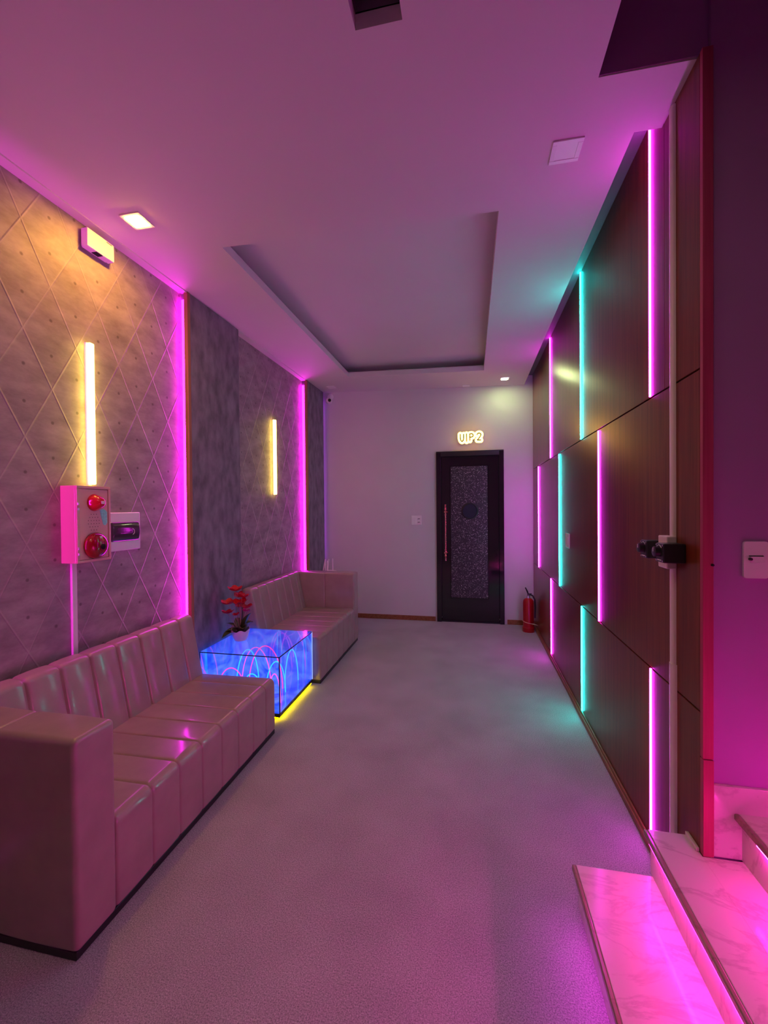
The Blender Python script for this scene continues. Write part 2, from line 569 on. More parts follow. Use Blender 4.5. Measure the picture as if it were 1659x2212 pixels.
# upper ceiling of the tray with the hidden cove ledge, the slot top, the hatch box
mb.box(TX0 - 0.22, TX1 + 0.22, TY0 - 0.22, TY1 + 0.22, 0.135, 0.17)
mb.box(TX0 - 0.24, TX0 - 0.22, TY0 - 0.24, TY1 + 0.24, 0.05, 0.17)
mb.box(TX1 + 0.22, TX1 + 0.24, TY0 - 0.24, TY1 + 0.24, 0.05, 0.17)
mb.box(TX0 - 0.24, TX1 + 0.24, TY0 - 0.24, TY0 - 0.22, 0.05, 0.17)
mb.box(TX0 - 0.24, TX1 + 0.24, TY1 + 0.22, TY1 + 0.24, 0.05, 0.17)
ceiling = struct(mb.build('ceiling', M['ceiling'], fn=zc))

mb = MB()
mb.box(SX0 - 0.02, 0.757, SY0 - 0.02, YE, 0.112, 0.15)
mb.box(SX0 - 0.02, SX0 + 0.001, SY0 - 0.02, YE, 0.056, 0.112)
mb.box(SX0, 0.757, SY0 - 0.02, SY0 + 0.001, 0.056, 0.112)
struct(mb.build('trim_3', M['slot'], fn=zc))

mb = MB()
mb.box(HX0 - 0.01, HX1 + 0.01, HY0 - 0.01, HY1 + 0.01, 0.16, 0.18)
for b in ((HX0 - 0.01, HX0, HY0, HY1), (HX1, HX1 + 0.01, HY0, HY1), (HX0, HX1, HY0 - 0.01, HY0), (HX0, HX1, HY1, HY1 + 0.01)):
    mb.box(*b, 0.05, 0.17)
struct(mb.build('trim_4', M['slot'], fn=zc))  # dark lining puts the recess shade into the hatch colour

# niche ceilings sit a finger lower than the main ceiling
mb = MB()
for y0, y1 in ((YB, 2.60), (3.25, 4.755)):
    n = 8
    for i in range(n):
        mb.box(XN - 0.05, XC, y0 + (y1 - y0) * i / n, y0 + (y1 - y0) * (i + 1) / n, -0.007, 0.001)
struct(mb.build('trim_1', M['ceiling'], fn=zc))

# left wall: papered niches, dark columns with a wood edging
wl = struct(MB().box(-2.15, XN, YB, YE + 0.1, 0, 3.05).build('wall_left', M['paper']))
def column(y0, y1, xf, edge):
    c = MB().box(XN - 0.02, xf, y0, y1, 0, 3.02).build('column', M['column'], wl)
    if edge:
        MB().box(xf - 0.024, xf + 0.004, y0 - 0.028, y0, 0, 2.985).build('edging', M['edgewood'], c)
    return c
column(2.628, 3.262, XC, True)
column(4.775, 5.325, XC + 0.008, True)

# end wall
we = struct(MB().box(-2.15, -0.43, YE, YE + 0.15, 0, 3.1).box(0.392, 0.80, YE, YE + 0.15, 0, 3.1)
            .box(-0.43, 0.392, YE, YE + 0.15, 2.142, 3.1).build('wall_back', M['endwall']))
struct(MB().box(-1.50, -0.45, YE - 0.014, YE, 0, 0.058, 0.003).build('baseboard_back', M['trimwood']))
struct(MB().box(0.425, XW, YE - 0.014, YE, 0, 0.058, 0.003).build('baseboard_corner', M['trimwood']))

# right wall of walnut panels: backing board plus panels with open joints
wr = struct(MB().box(0.757, 0.80, YS + 0.002, YE + 0.1, 0, 2.914).box(0.757, 0.80, SY0 - 0.02, YE + 0.1, 2.9, 3.06).build('wall_right', M['wood']))
g = 0.003
rows = ((0.0, 0.766, 0), (0.766, 1.895, 1), (1.895, 3.036, 0))
for zi, (z0, z1, odd) in enumerate(rows):
    js = [YS, 1.95, 3.08, 4.21, YE] if not odd else [YS, 2.68, 3.81, 4.94, YE]
    for a, b in zip(js, js[1:]):
        mbp = MB().box(XW, 0.760, a + (g if a > YS else 0), b - (g if b < YE else 0), z0 + (g if z0 > 0 else 0), z1 - g, 0.0012, 1)
        if zi == 2:
            for v in mbp.bm.verts:
                if v.co.y < SY0 - 0.03 and v.co.z > 2.9:
                    v.co.z = 2.914
            if a == YS:         # the first upper panel steps up into the slot
                mbp = MB().box(XW, 0.760, YS, SY0 - 0.02, z0 + g, 2.914, 0.0012, 1).box(XW, 0.760, SY0 - 0.02, b - g, z0 + g, z1 - g, 0.0012, 1)
        mbp.build('veneer_panel', M['wood'], wr)
struct(MB().box(XW - 0.016, XW, 1.642, YE - 0.015, 0, 0.030, 0.003).box(XW - 0.009, XW, 1.642, YE - 0.015, 0.028, 0.046, 0.003)
       .build('baseboard_right', M['trimwood']))
# end of the wood wall, two lengths of edge board facing the stair
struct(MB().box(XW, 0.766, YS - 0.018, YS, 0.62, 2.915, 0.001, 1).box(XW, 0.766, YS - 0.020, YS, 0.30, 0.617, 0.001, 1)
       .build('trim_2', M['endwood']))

# stair wall and the dark void over the stair
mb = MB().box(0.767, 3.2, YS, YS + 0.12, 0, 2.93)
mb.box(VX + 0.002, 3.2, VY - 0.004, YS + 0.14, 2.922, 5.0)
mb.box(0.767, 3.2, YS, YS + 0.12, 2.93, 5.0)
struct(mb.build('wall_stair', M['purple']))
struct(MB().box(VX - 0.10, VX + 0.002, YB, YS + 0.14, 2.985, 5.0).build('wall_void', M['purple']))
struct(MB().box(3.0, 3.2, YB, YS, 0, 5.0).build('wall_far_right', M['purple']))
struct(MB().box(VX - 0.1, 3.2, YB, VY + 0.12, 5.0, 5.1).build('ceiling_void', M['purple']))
struct(MB().box(-2.3, 3.2, YB - 0.15, YB, 0, 5.0).build('wall_front', M['endwall']))

# ------------------------------------------------------------------ staircase
st = thing('staircase', 'pink lit white marble steps climbing to the right of the wood wall', 'stairs', (0.6, 1.0, 0))
SY_ = -0.6
steps = [(0.349, 1.62), (0.591, 1.639), (0.826, YS - 0.002)]
xs = [0.349, 0.591, 0.826, 1.066, 1.306, 1.546, 1.786]
for i in range(6):
    ye = (1.62, 1.639, YS - 0.001)[i] if i < 3 else YS - 0.001
    z = 0.15 * (i + 1)
    x0, x1 = xs[i], xs[i + 1] + 0.030
    if i == 1:      # this tread runs on past the wood wall's end
        MB().box(x0 + 0.014, XW - 0.001, SY_, ye, z - 0.02, z, 0.002).box(XW - 0.003, x1, SY_, YS - 0.019, z - 0.02, z, 0.002).build('tread', M['marble'], st)
    else:
        MB().box(x0 + 0.014, x1, SY_, ye, z - 0.02, z, 0.002).build('tread', M['marble'], st)
    MB().box(x0, x0 + 0.014, SY_, ye, z - 0.02, z, 0.004, 3).build('nosing', M['nosing'], st)
    MB().box(x0 + 0.022, x0 + 0.036, SY_, ye - 0.004, z - 0.15, z - 0.02).build('riser', M['marble'], st)
# marble skirting that steps up with the stair
MB().box(0.767, 1.9, YS - 0.014, YS, 0.30, 0.535, 0.002).box(1.066, 1.9, YS - 0.012, YS, 0.535, 0.95, 0.002).build('skirting', M['marble'], st)
MB().box(XW - 0.012, XW - 0.001, YS + 0.0, 1.64, 0.30, 0.312, 0.002).build('edge_strip', M['cream'], st)

# ------------------------------------------------------------------ LED strips
def led_strip(label, m, box, chan, light_name='diffuser', group=None):
    c = ((box[0] + box[1]) / 2, (box[2] + box[3]) / 2, box[4])
    t = thing('led_strip', label, 'light strip', c, group)
    MB().box(*box, 0.002).build('diffuser', m, t)
    if chan:
        MB().box(*chan).build('channel', M['steel'], t)
    return t

WOODG = 'coloured light lines on the wood wall'
spec = [
    ('pink', 1.95, 1.900, 3.030, 'pink light line on the upper wood panels, the one nearest the stair'),
    ('cyan', 3.08, 1.900, 3.030, 'cyan light line rising from the panel joint into the ceiling slot'),
    ('pink', 4.21, 1.900, 3.030, 'pink light line on the upper wood panels, beyond the cyan one'),
    ('pink', 2.68, 0.768, 1.888, 'pink light line on the middle wood panels, left of the cable trunking'),
    ('cyan', 3.81, 0.768, 1.888, 'cyan light line on the middle wood panels beside the white switch'),
    ('pink', 4.94, 0.768, 1.888, 'pink light line nearest the back corner, on the middle wood panels'),
    ('pink', 1.95, 0.048, 0.764, 'pink light line low on the wood wall just above the stair tread'),
    ('cyan', 3.08, 0.048, 0.764, 'cyan light line low on the wood wall ending at the skirting'),
    ('pink', 4.21, 0.048, 0.764, 'pink light line low on the wood wall, near the fire extinguisher'),
]
for c, y, z0, z1, lab in spec:
    w = 0.0052
    led_strip(lab, L[c], (XW - 0.006, XW + 0.002, y - w, y + w, z0, z1), (XW + 0.002, XW + 0.010, y - g, y + g, z0, z1), group=WOODG)

NG = 'magenta lines hidden at the niche edges'
led_strip('magenta light line behind the wooden edge of the dark column over the near sofa', L['magenta'],
          (XN + 0.002, XN + 0.028, 2.620, 2.627, 0.60, 2.915), None, group=NG)
led_strip('magenta light line behind the wooden edge of the dark column at the far sofa', L['magenta'],
          (XN + 0.002, XN + 0.028, 4.767, 4.774, 0.60, 2.92), None, group=NG)
led_strip('magenta light line at the left end of the near wallpaper niche', L['magnear'],
          (XN + 0.002, XN + 0.014, 0.45, 0.456, 0.6, 2.5), None, group=NG)
c0 = MB().box(XN - 0.02, XC, -0.2, 0.449, 0, 2.99).build('column', M['column'], wl)
MB().box(XN + 0.015, XC + 0.004, 0.449, 0.505, 0, 2.985).build('edging', M['edgewood'], c0)  # unseen lip, shaped to keep the near light line inside the niche
led_strip('faint violet light line in the corner between dark column and grey wall', L['magentadim'],
          (XN + 0.005, XN + 0.012, 5.332, 5.352, 0.75, 2.9), None)
SG = 'pink lines under the stair nosings'
led_strip('magenta light line under the nosing of the lowest marble step by the carpet', L['stairlow'], (0.3550, 0.3625, SY_ + 1.2, 1.55, 0.1250, 0.1295), None, group=SG)
led_strip('magenta light line under the nosing of the fourth marble step', L['stair'], (1.0690, 1.0750, SY_ + 1.2, 1.45, 0.5750, 0.5795), None, group=SG)
led_strip('magenta light line under the nosing of the fifth marble step', L['stair'], (1.3090, 1.3150, SY_ + 1.2, 1.45, 0.7250, 0.7295), None, group=SG)
led_strip('magenta light line under the nosing of the topmost marble step', L['stair'], (1.5490, 1.5550, SY_ + 1.2, 1.45, 0.8750, 0.8795), None, group=SG)
led_strip('magenta light line under the nosing of the second marble step', L['stair'], (0.5940, 0.6000, SY_ + 1.2, 1.60, 0.2750, 0.2795), None, group=SG)
led_strip('magenta light line under the nosing of the third marble step', L['stair'], (0.8290, 0.8350, SY_ + 1.2, 1.45, 0.4250, 0.4295), None, group=SG)

# ------------------------------------------------------------------ wall tubes
TG = 'warm tubes on the wallpaper'
def tube(y, z0, z1, lab):
    t = thing('wall_light', lab, 'wall light', (XN, y, z0), TG)
    MB().box(XN, XN + 0.012, y - 0.009, y + 0.009, z0 - 0.004, z1 + 0.004).build('base', M['white'], t)
    MB().box(XN + 0.012, XN + 0.040, y - 0.015, y + 0.015, z0, z1, 0.007, 3).build('diffuser', L['warm'], t, smooth=True)
tube(1.865, 1.583, 2.325, 'warm yellow bar light standing over the fire alarm box')
tube(3.985, 1.590, 2.350, 'warm yellow bar light over the far sofa back')

# ------------------------------------------------------------------ downlights
def downlight(x, y, w, m, lab, group='square ceiling lights'):
    lit = m.name.endswith('downlight')
    z = zc(x, y)
    t = thing('downlight', lab, 'ceiling light', (x, y, z), group)
    f = w * 0.16
    MB().box(x - w / 2, x + w / 2, y - w / 2, y - w / 2 + f, z - 0.006, z, 0.001, 1).box(x - w / 2, x + w / 2, y + w / 2 - f, y + w / 2, z - 0.006, z, 0.001, 1)\
        .box(x - w / 2, x - w / 2 + f, y - w / 2 + f, y + w / 2 - f, z - 0.006, z, 0.001, 1).box(x + w / 2 - f, x + w / 2, y - w / 2 + f, y + w / 2 - f, z - 0.006, z, 0.001, 1).build('frame', M['white'], t)
    MB().box(x - w / 2 + f, x + w / 2 - f, y - w / 2 + f, y + w / 2 - f, z - (0.0085 if lit else 0.004), z - 0.001).build('lens', m, t)
downlight(-1.685, 1.898, 0.115, L['down'], 'glowing amber square downlight near the wallpaper wall')
downlight(0.393, 1.880, 0.118, M['white'], 'unlit white square downlight near the wood wall')
downlight(0.386, 5.056, 0.10, L['downfar'], 'glowing yellow downlight above the black door')
downlight(-1.72, 5.10, 0.10, M['white'], 'unlit small downlight in the back left ceiling corner')
downlight(-0.05, 5.29, 0.09, M['white'], 'unlit small downlight at the ceiling edge above the sign')
downlight(-0.95, 0.72, 0.16, L['room'], 'added warm square downlight out of view over the near floor')  # unseen fill lamps, added to warm the near floor and treads
downlight(0.12, 0.42, 0.16, L['room'], 'added warm square downlight out of view beside the stair void')

# ------------------------------------------------------------------ sofas
def sofa(lab, xf, y0, y1, arm, seat_seams, back_seams, ztop, zarm, zseat):
    """arm = (y0, y1) of the single armrest"""
    t = thing('sofa', lab, 'sofa', ((xf - 1.93) / 2, (min(y0, arm[0]) + max(y1, arm[1])) / 2, 0), 'brown leather sofas along the left wall')
    xb = -1.93
    seat = round_poly([(xb + 0.13, 0.026), (xf, 0.026), (xf, zseat), (xb + 0.13, zseat - 0.006)], [0.016, 0.016, 0.036, 0.016], 7)
    MB().loft(seat, 'y', y0, y1, seat_seams, 0.014, 0.0045, 0.0045, 0.0018).build('seat', M['leather'], t, smooth=True)
    back = round_poly([(xb, 0.03), (xb + 0.13, 0.03), (xb + 0.17, zseat - 0.02), (xb + 0.088, ztop), (xb, ztop + 0.006)], [0.018, 0.018, 0.018, 0.03, 0.03], 7)
    MB().loft(back, 'y', y0, y1, back_seams, 0.017, 0.008, 0.006, 0.005).build('backrest', M['leather'], t, smooth=True)
    a0, a1 = arm
    ap = round_poly([(a0, 0.026), (a1, 0.026), (a1, zarm), (a0, zarm)], [0.019, 0.019, 0.019, 0.019], 5)
    MB().loft(ap, 'x', xb, xf + 0.004, (xf - 0.325,), 0.016, 0.004, 0.004, 0.003).build('armrest', M['leather'], t, smooth=True)
    lo, hi = min(y0, a0), max(y1, a1)
    MB().box(xb + 0.01, xf - 0.003, lo + 0.004, hi - 0.004, 0, 0.028, 0.002, 1).build('plinth', M['black'], t)
    return t
sofa('brown leather sofa in the foreground with its arm nearest the viewer', -1.247, 1.262, 2.505, (1.102, 1.262),
     [1.441, 1.60, 1.756, 1.914, 2.068, 2.225, 2.38], [1.42, 1.574, 1.728, 1.885, 2.045, 2.204, 2.37], 0.738, 0.712, 0.356)
sofa('brown leather sofa in the back corner with its arm by the grey wall', -1.222, 3.275, 4.292, (4.292, 4.447),
     [3.43, 3.59, 3.75, 3.91, 4.07, 4.2], [3.40, 3.56, 3.72, 3.88, 4.04, 4.19], 0.758, 0.752, 0.385)

# ------------------------------------------------------------------ neon table
tx0, tx1, ty0, ty1, tz0, tz1 = -1.885, -1.280, 2.640, 3.240, 0.052, 0.445
tb = thing('neon_table', 'blue glowing glass cube table with neon arcs inside between the two sofas', 'table', ((tx0 + tx1) / 2, (ty0 + ty1) / 2, 0))
MB().box(tx0, tx1, ty0, ty1, 0.028, tz0, 0.002).build('base', M['black'], tb)
for x in (tx0 + 0.06, tx1 - 0.06):
    for y in (ty0 + 0.06, ty1 - 0.06):
        MB().cyl((x, y, 0), (x, y, 0.03), 0.02, 0.02, 14).build('foot', M['black'], tb)
e = 0.006
MB().box(tx0, tx1, ty0, ty1, tz1 - e, tz1, 0.001, 1).build('top_pane', M['glass'], tb)
MB().box(tx1 - e, tx1, ty0 + e, ty1, tz0, tz1 - e).build('side_pane', M['glass'], tb)
MB().box(tx0 + e, tx1 - e, ty0, ty0 + e, tz0, tz1 - e).build('front_pane', M['glass'], tb)
MB().box(tx0, tx0 + e, ty0, ty1, tz0, tz1 - e).build('lit_wall_panel', M['litblue'], tb)
MB().box(tx0 + e, tx1 - e, ty1 - e, ty1, tz0, tz1 - e).build('lit_end_panel', M['litblue'], tb)
MB().box(tx0 + e, tx1 - e, ty0 + e, ty1 - e, tz0, tz0 + 0.008).build('lit_floor_panel', M['litblue'], tb)
mb = MB()
j = 0.004
mb.box(tx0, tx1, ty0 - 0.0015, ty0 + j, tz1 - 0.010, tz1 - 0.005)
mb.box(tx1 - j, tx1 + 0.0015, ty0, ty1, tz1 - 0.010, tz1 - 0.005)
mb.box(tx1 - j, tx1 + 0.0015, ty0 - 0.0015, ty0 + j, tz0, tz1 - 0.006)
mb.box(tx0 - 0.001, tx0 + j, ty0 - 0.0015, ty0 + j, tz0, tz1 - 0.006)
mb.build('joint_strip', M['joint'], tb)
MB().box(tx1 - 0.002, tx1 + 0.001, ty1 - 0.006, ty1 + 0.001, tz0, tz1 - 0.004).build('lit_edge', M['edgelit'], tb)
MB().box(tx1 - 0.012, tx1 - 0.004, ty0 + 0.02, ty1 - 0.02, 0.020, 0.027).box(tx0 + 0.05, tx1 - 0.02, ty0 + 0.004, ty0 + 0.012, 0.020, 0.027).build('underglow_strip', L['yellow'], tb)
def arc(x, y, r, h, yaw, m, z=tz0 + 0.009, tr=0.0036):
    pts = []
    for k in range(25):
        a = PI * k / 24
        d = -math.cos(a) * r
        pts.append((x + d * math.cos(yaw), y + d * math.sin(yaw), z + math.sin(a) * h))
    MB().tube(pts, tr, 8).build('neon_arc', m, tb, smooth=True)
arc(-1.66, 3.02, 0.115, 0.30, 0.15, L['neonrose'])
arc(-1.56, 2.98, 0.13, 0.33, 0.2, L['neonpink'])
arc(-1.74, 2.80, 0.11, 0.215, 0.1, L['neonpink'])
arc(-1.42, 2.86, 0.10, 0.26, 1.2, L['neoncyan'])
arc(-1.40, 3.10, 0.085, 0.27, 1.35, L['neoncyan'])
arc(-1.70, 2.96, 0.09, 0.30, 0.9, L['neoncyan'])
arc(-1.55, 2.76, 0.085, 0.20, 0.0, L['neoncyan'])
arc(-1.37, 2.74, 0.05, 0.22, 1.0, L['neonrose'], tr=0.004)

# ------------------------------------------------------------------ flower pot on the table
px_, py_, pz_ = -1.730, 2.915, tz1
pot = thing('flower_pot', 'red artificial flowers in a white scalloped pot on the glass table', 'potted plant', (px_, py_, pz_))
mb = MB()
seg = 48
prof = [(0.034, 0.001), (0.042, 0.004), (0.055, 0.03), (0.065, 0.06), (0.070, 0.084), (0.067, 0.084), (0.060, 0.06), (0.04, 0.05)]
rings = []
for i, (r, h) in enumerate(prof):
    ring = []
    for k in range(seg):
        a = 2 * PI * k / seg
        sc = math.cos(a * 6)
        rr = r * (1 + 0.03 * sc * (h > 0.05))
        hh = h + (0.007 * sc if 3 <= i <= 6 and h > 0.07 else 0)
        ring.append(mb.bm.verts.new((px_ + rr * math.cos(a), py_ + rr * math.sin(a), pz_ + hh)))
    rings.append(ring)
mb.skin(rings, True, True)
mb.build('pot', M['white'], pot, smooth=True)
MB().lathe([(0.052, 0.052), (0.050, 0.062), (0.03, 0.072), (0.005, 0.074)], (px_, py_, pz_), seg=20).build('soil', M['soil'], pot, smooth=True)

def leaf(base, tip, width, up):
    """a leaf: pointed oval blade bent along its mid rib, with thickness"""
    mb = MB()
    b, t = Vector(base), Vector(tip)
    d = t - b
    side = d.cross(Vector((0, 0, 1)))
    side = side.normalized() if side.length > 1e-5 else Vector((1, 0, 0))
    nrm = side.cross(d).normalized()
    rings = []
    n = 9
    for i in range(n):
        s = i / (n - 1)
        w = width * (math.sin(PI * min(1, s * 0.97 + 0.03)) ** 0.7) * (1 - 0.25 * s)
        if s < 0.25:
            w = max(0.0016, w * (s / 0.25) ** 2)
        w = max(w, 0.0012)
        c = b + d * s + Vector((0, 0, 1)) * up * math.sin(PI * s)
        fold = nrm * (w * 0.35)
        ring = [c + side * w + fold, c + side * w * 0.5 + fold * 0.3, c, c - side * w * 0.5 + fold * 0.3, c - side * w + fold]
        lower = [p - nrm * 0.0009 for p in reversed(ring)]
        rings.append([mb.bm.verts.new(p) for p in ring + lower])
    mb.skin(rings, True, True)
    mb.build('leaf', M['leaf'], pot, smooth=True)
cz = pz_ + 0.07
for tipx, tipy, tipz, w in ((-1.845, 2.87, 0.505, 0.024), (-1.815, 2.80, 0.490, 0.030), (-1.630, 2.90, 0.665, 0.026), (-1.605, 2.88, 0.600, 0.022),
                            (-1.865, 2.95, 0.560, 0.014), (-1.660, 2.83, 0.560, 0.022), (-1.800, 2.98, 0.600, 0.022), (-1.70, 3.02, 0.57, 0.024), (-1.76, 2.83, 0.555, 0.02)):
    w *= 1.7
    leaf((px_ + (tipx - px_) * 0.12, py_ + (tipy - py_) * 0.12, cz - 0.01), (tipx, tipy, tipz), w, 0.02)

def flower(cx, cy, cz_, r, m, tilt, turn):
    """cupped bloom of five rounded petals"""
    fl = MB()
    R = Matrix.Rotation(turn, 3, 'Z') @ Matrix.Rotation(tilt, 3, 'X')
    for k in range(5):
        a = 2 * PI * k / 5
        rings = []
        for i in range(6):
            s = i / 5
            w = r * 0.55 * math.sin(PI * (0.12 + 0.80 * s))
            c = Vector((r * s, 0, r * (0.55 * s * s)))
            ring = [c + Vector((0, w, w * 0.2)), c, c + Vector((0, -w, w * 0.2))]
            ring = ring + [p - Vector((0, 0, 0.0012)) for p in reversed(ring)]
            Q = R @ Matrix.Rotation(a, 3, 'Z')
            rings.append([fl.bm.verts.new(Vector((cx, cy, cz_)) + Q @ p) for p in ring])
        fl.skin(rings, True, True)
    f = fl.build('flower', m, pot, smooth=True)
    st_ = [Vector((px_ + (cx - px_) * 0.15, py_ + (cy - py_) * 0.15, cz - 0.005)), Vector((px_ + (cx - px_) * 0.5, py_ + (cy - py_) * 0.5, cz + (cz_ - cz) * 0.55)), Vector((cx, cy, cz_))]
    pts = [st_[0] * (1 - u) ** 2 + st_[1] * 2 * u * (1 - u) + st_[2] * u * u for u in [i / 8 for i in range(9)]]
    MB().tube(pts, 0.0016, 6).build('stem', M['stem'], f)
for cx, cy, z, r, mm in ((-1.775, 2.92, 0.822, 0.046, 'petal'), (-1.757, 2.95, 0.772, 0.036, 'petal'), (-1.706, 2.90, 0.778, 0.042, 'petal'),
                         (-1.820, 2.90, 0.722, 0.046, 'petal'), (-1.716, 2.89, 0.728, 0.050, 'petal'), (-1.814, 2.88, 0.655, 0.040, 'petal'),
                         (-1.755, 2.90, 0.640, 0.024, 'petal'), (-1.676, 2.92, 0.692, 0.040, 'petal'), (-1.752, 2.96, 0.692, 0.032, 'petal'), (-1.700, 2.94, 0.660, 0.030, 'petalpink')):
    flower(cx, cy, z, r * 1.2, M[mm], random.uniform(-0.5, 0.2) + 0.35, random.uniform(0, 6.28))

# ------------------------------------------------------------------ fire alarm box
ax0, ax1, ay0, ay1, az0, az1 = XN, -1.882, 1.708, 1.905, 1.187, 1.571
al = thing('fire_alarm_box', 'wall box with red alarm lamp and red bell under the warm bar light', 'fire alarm', (ax0, (ay0 + ay1) / 2, az0))
MB().box(ax0, ax1 - 0.012, ay0, ay1, az0, az1, 0.002).build('housing', M['beige'], al)
mb = MB()
fw = 0.014
mb.box(ax1 - 0.012, ax1, ay0, ay1, az1 - fw, az1, 0.002).box(ax1 - 0.012, ax1, ay0, ay1, az0, az0 + fw, 0.002)
mb.box(ax1 - 0.012, ax1, ay0, ay0 + fw, az0 + fw, az1 - fw, 0.002).box(ax1 - 0.012, ax1, ay1 - fw, ay1, az0 + fw, az1 - fw, 0.002)
mb.build('bezel', M['beige'], al)
fp = MB().box(ax1 - 0.010, ax1 - 0.003, ay0 + fw + 0.002, ay1 - fw - 0.002, az0 + fw + 0.002, az1 - fw - 0.003, 0.001).build('front_plate', M['beige'], al)
xf_ = ax1 - 0.003
ym = (ay0 + ay1) / 2 + 0.004
MB().lathe([(0.0, 0.052), (0.014, 0.051), (0.024, 0.044), (0.034, 0.026), (0.041, 0.009), (0.044, 0.0)][::-1], (xf_, ym, 1.487), (1, 0, 0), 32).build('alarm_lamp', M['red'], al, smooth=True)
MB().box(xf_ + 0.0505, xf_ + 0.0535, ym - 0.011, ym + 0.011, 1.480, 1.494, 0.001, 1).build('lamp_badge', M['cream'], al)
bell = MB().lathe([(0.065, 0.0), (0.067, 0.006), (0.065, 0.014), (0.056, 0.028), (0.040, 0.038), (0.020, 0.043), (0.0, 0.044)], (xf_, ym - 0.002, 1.268), (1, 0, 0), 40).build('bell', M['redbell'], al, smooth=True)
MB().lathe([(0.014, 0.035), (0.0145, 0.047), (0.010, 0.050), (0.0, 0.050)], (xf_, ym + 0.004, 1.262), (1, 0, 0), 24).build('bell_centre', M['dark'], bell, smooth=True)
MB().box(xf_ + 0.0335, xf_ + 0.0385, ym - 0.007, ym + 0.007, 1.302, 1.316, 0.001, 1).build('bell_badge', M['cream'], bell)
mb = MB()
for i, zz in enumerate((1.428, 1.412, 1.396, 1.380, 1.364, 1.348)):
    nh = (3, 4, 5, 5, 4, 3)[i]
    for k in range(nh):
        yy = ym - 0.006 + (k - (nh - 1) / 2) * 0.0155
        mb.cyl((xf_ - 0.001, yy, zz), (xf_ + 0.0006, yy, zz), 0.0019, None, 8)
mb.build('speaker_holes', M['dark'], al)
for zz in (1.480, 1.455, 1.260, 1.232):
    MB().box(ax1 - 0.004, ax1 + 0.003, ay0 + 0.003, ay0 + 0.012, zz - 0.007, zz + 0.007, 0.002).build('hinge', M['steel'], al)

pp = [(845, 575), (905, 548), (955, 572), (985, 610), (985, 800), (960, 842), (938, 850), (905, 830), (870, 690)]
MB().plate([(xf_ - 0.0002, 1.724 + (a - 480) / 520 * 0.165, 1.554 - (b - 200) / 1230 * 0.351) for a, b in pp], (0.0008, 0, 0)).build('painted_reflection', M['turquoise'], al)  # reflection of the cyan light line, painted as a flat patch

# breaker box just behind it
bk = thing('breaker_box', 'white breaker box with a smoked window beside the fire alarm box', 'breaker box', (XN, 2.09, 1.215))
MB().box(XN, XN + 0.030, 1.960, 2.185, 1.216, 1.434, 0.006, 3).build('housing', M['white'], bk)
mb = MB()
n = 10
rings = []
for i in range(n + 1):
    a = -PI / 2 + PI * i / n
    rings.append((XN + 0.029 + 0.016 * math.cos(a), 1.325 + 0.055 * math.sin(a)))
pl = [Vector(p) for p in rings]
mb.loft(pl, 'y', 1.972, 2.168, (), 0.006)
win = mb.build('window', M['smoke'], bk, smooth=True)
MB().box(XN + 0.044, XN + 0.046, 2.03, 2.10, 1.319, 1.322).build('handle_slot', M['dark'], bk)
MB().tube([(XN + 0.045, 2.105 + 0.018 * math.sin(a), 1.322 + 0.018 * math.cos(a)) for a in [0.2 + i * 0.26 for i in range(11)]], 0.0018, 6).build('latch', M['rope'], bk)

tag(MB().box(XN, XN + 0.014, 1.752, 1.780, 0.45, 1.186, 0.003).build('cable_trunking', M['white']),
    'white cable trunking running from the fire alarm box down behind the sofa', 'cable trunking')

# white box in the wall and ceiling corner
eb = thing('wall_box', 'small white box mounted high on the wallpaper near the amber downlight', 'wall box', (XN, 1.91, 2.81))
MB().box(XN + 0.008, XN + 0.050, 1.838, 2.005, 2.818, 2.912, 0.004, 2).build('cover', M['white'], eb)
MB().box(XN, XN + 0.008, 1.850, 1.995, 2.822, 2.905).build('back_plate', M['white'], eb)
MB().box(XN + 0.012, XN + 0.046, 1.895, 1.935, 2.8165, 2.8185).build('notch', M['dark'], eb)
MB().box(XN + 0.0495, XN + 0.0505, 1.955, 1.988, 2.902, 2.905).build('slot', M['dark'], eb)

# ------------------------------------------------------------------ door
dr = struct(MB().box(-0.430, -0.372, YE - 0.028, YE + 0.10, 0, 2.142, 0.002).box(0.338, 0.392, YE - 0.028, YE + 0.10, 0, 2.142, 0.002)
            .box(-0.372, 0.338, YE - 0.028, YE + 0.10, 2.080, 2.142, 0.002).box(-0.372, 0.338, YE - 0.01, YE + 0.10, 0, 0.02).build('door_1', M['casing']))
yl = YE - 0.012
leafo = MB().box(-0.366, 0.332, yl, YE + 0.03, 0.024, 2.074, 0.003).build('door_leaf', M['blackgloss'], dr)
MB().box(0.340, 0.390, YE - 0.031, YE - 0.027, 0.02, 2.13, 0.001, 1).box(-0.428, -0.374, YE - 0.031, YE - 0.027, 0.02, 2.13, 0.001, 1).build('frame_facing', M['blackgloss'], dr)
mb = MB()
gx0, gx1, gz0, gz1 = -0.250, 0.197, 0.315, 1.950
for b in ((gx0 - 0.012, gx0, gz0 - 0.012, gz1 + 0.012), (gx1, gx1 + 0.012, gz0 - 0.012, gz1 + 0.012), (gx0, gx1, gz0 - 0.012, gz0), (gx0, gx1, gz1, gz1 + 0.012)):
    mb.box(b[0], b[1], yl - 0.007, yl, b[2], b[3], 0.002, 1)
mb.build('panel_moulding', M['blackgloss'], dr)
MB().box(gx0, gx1, yl - 0.003, yl + 0.001, gz0, gz1).build('glitter_panel', M['glitter'], dr)
pr = MB().lathe([(0.104, 0.0), (0.104, 0.010), (0.090, 0.013), (0.086, 0.006)], (-0.016, yl - 0.002, 1.394), (0, -1, 0), 40).build('porthole_ring', M['black'], dr, smooth=True)
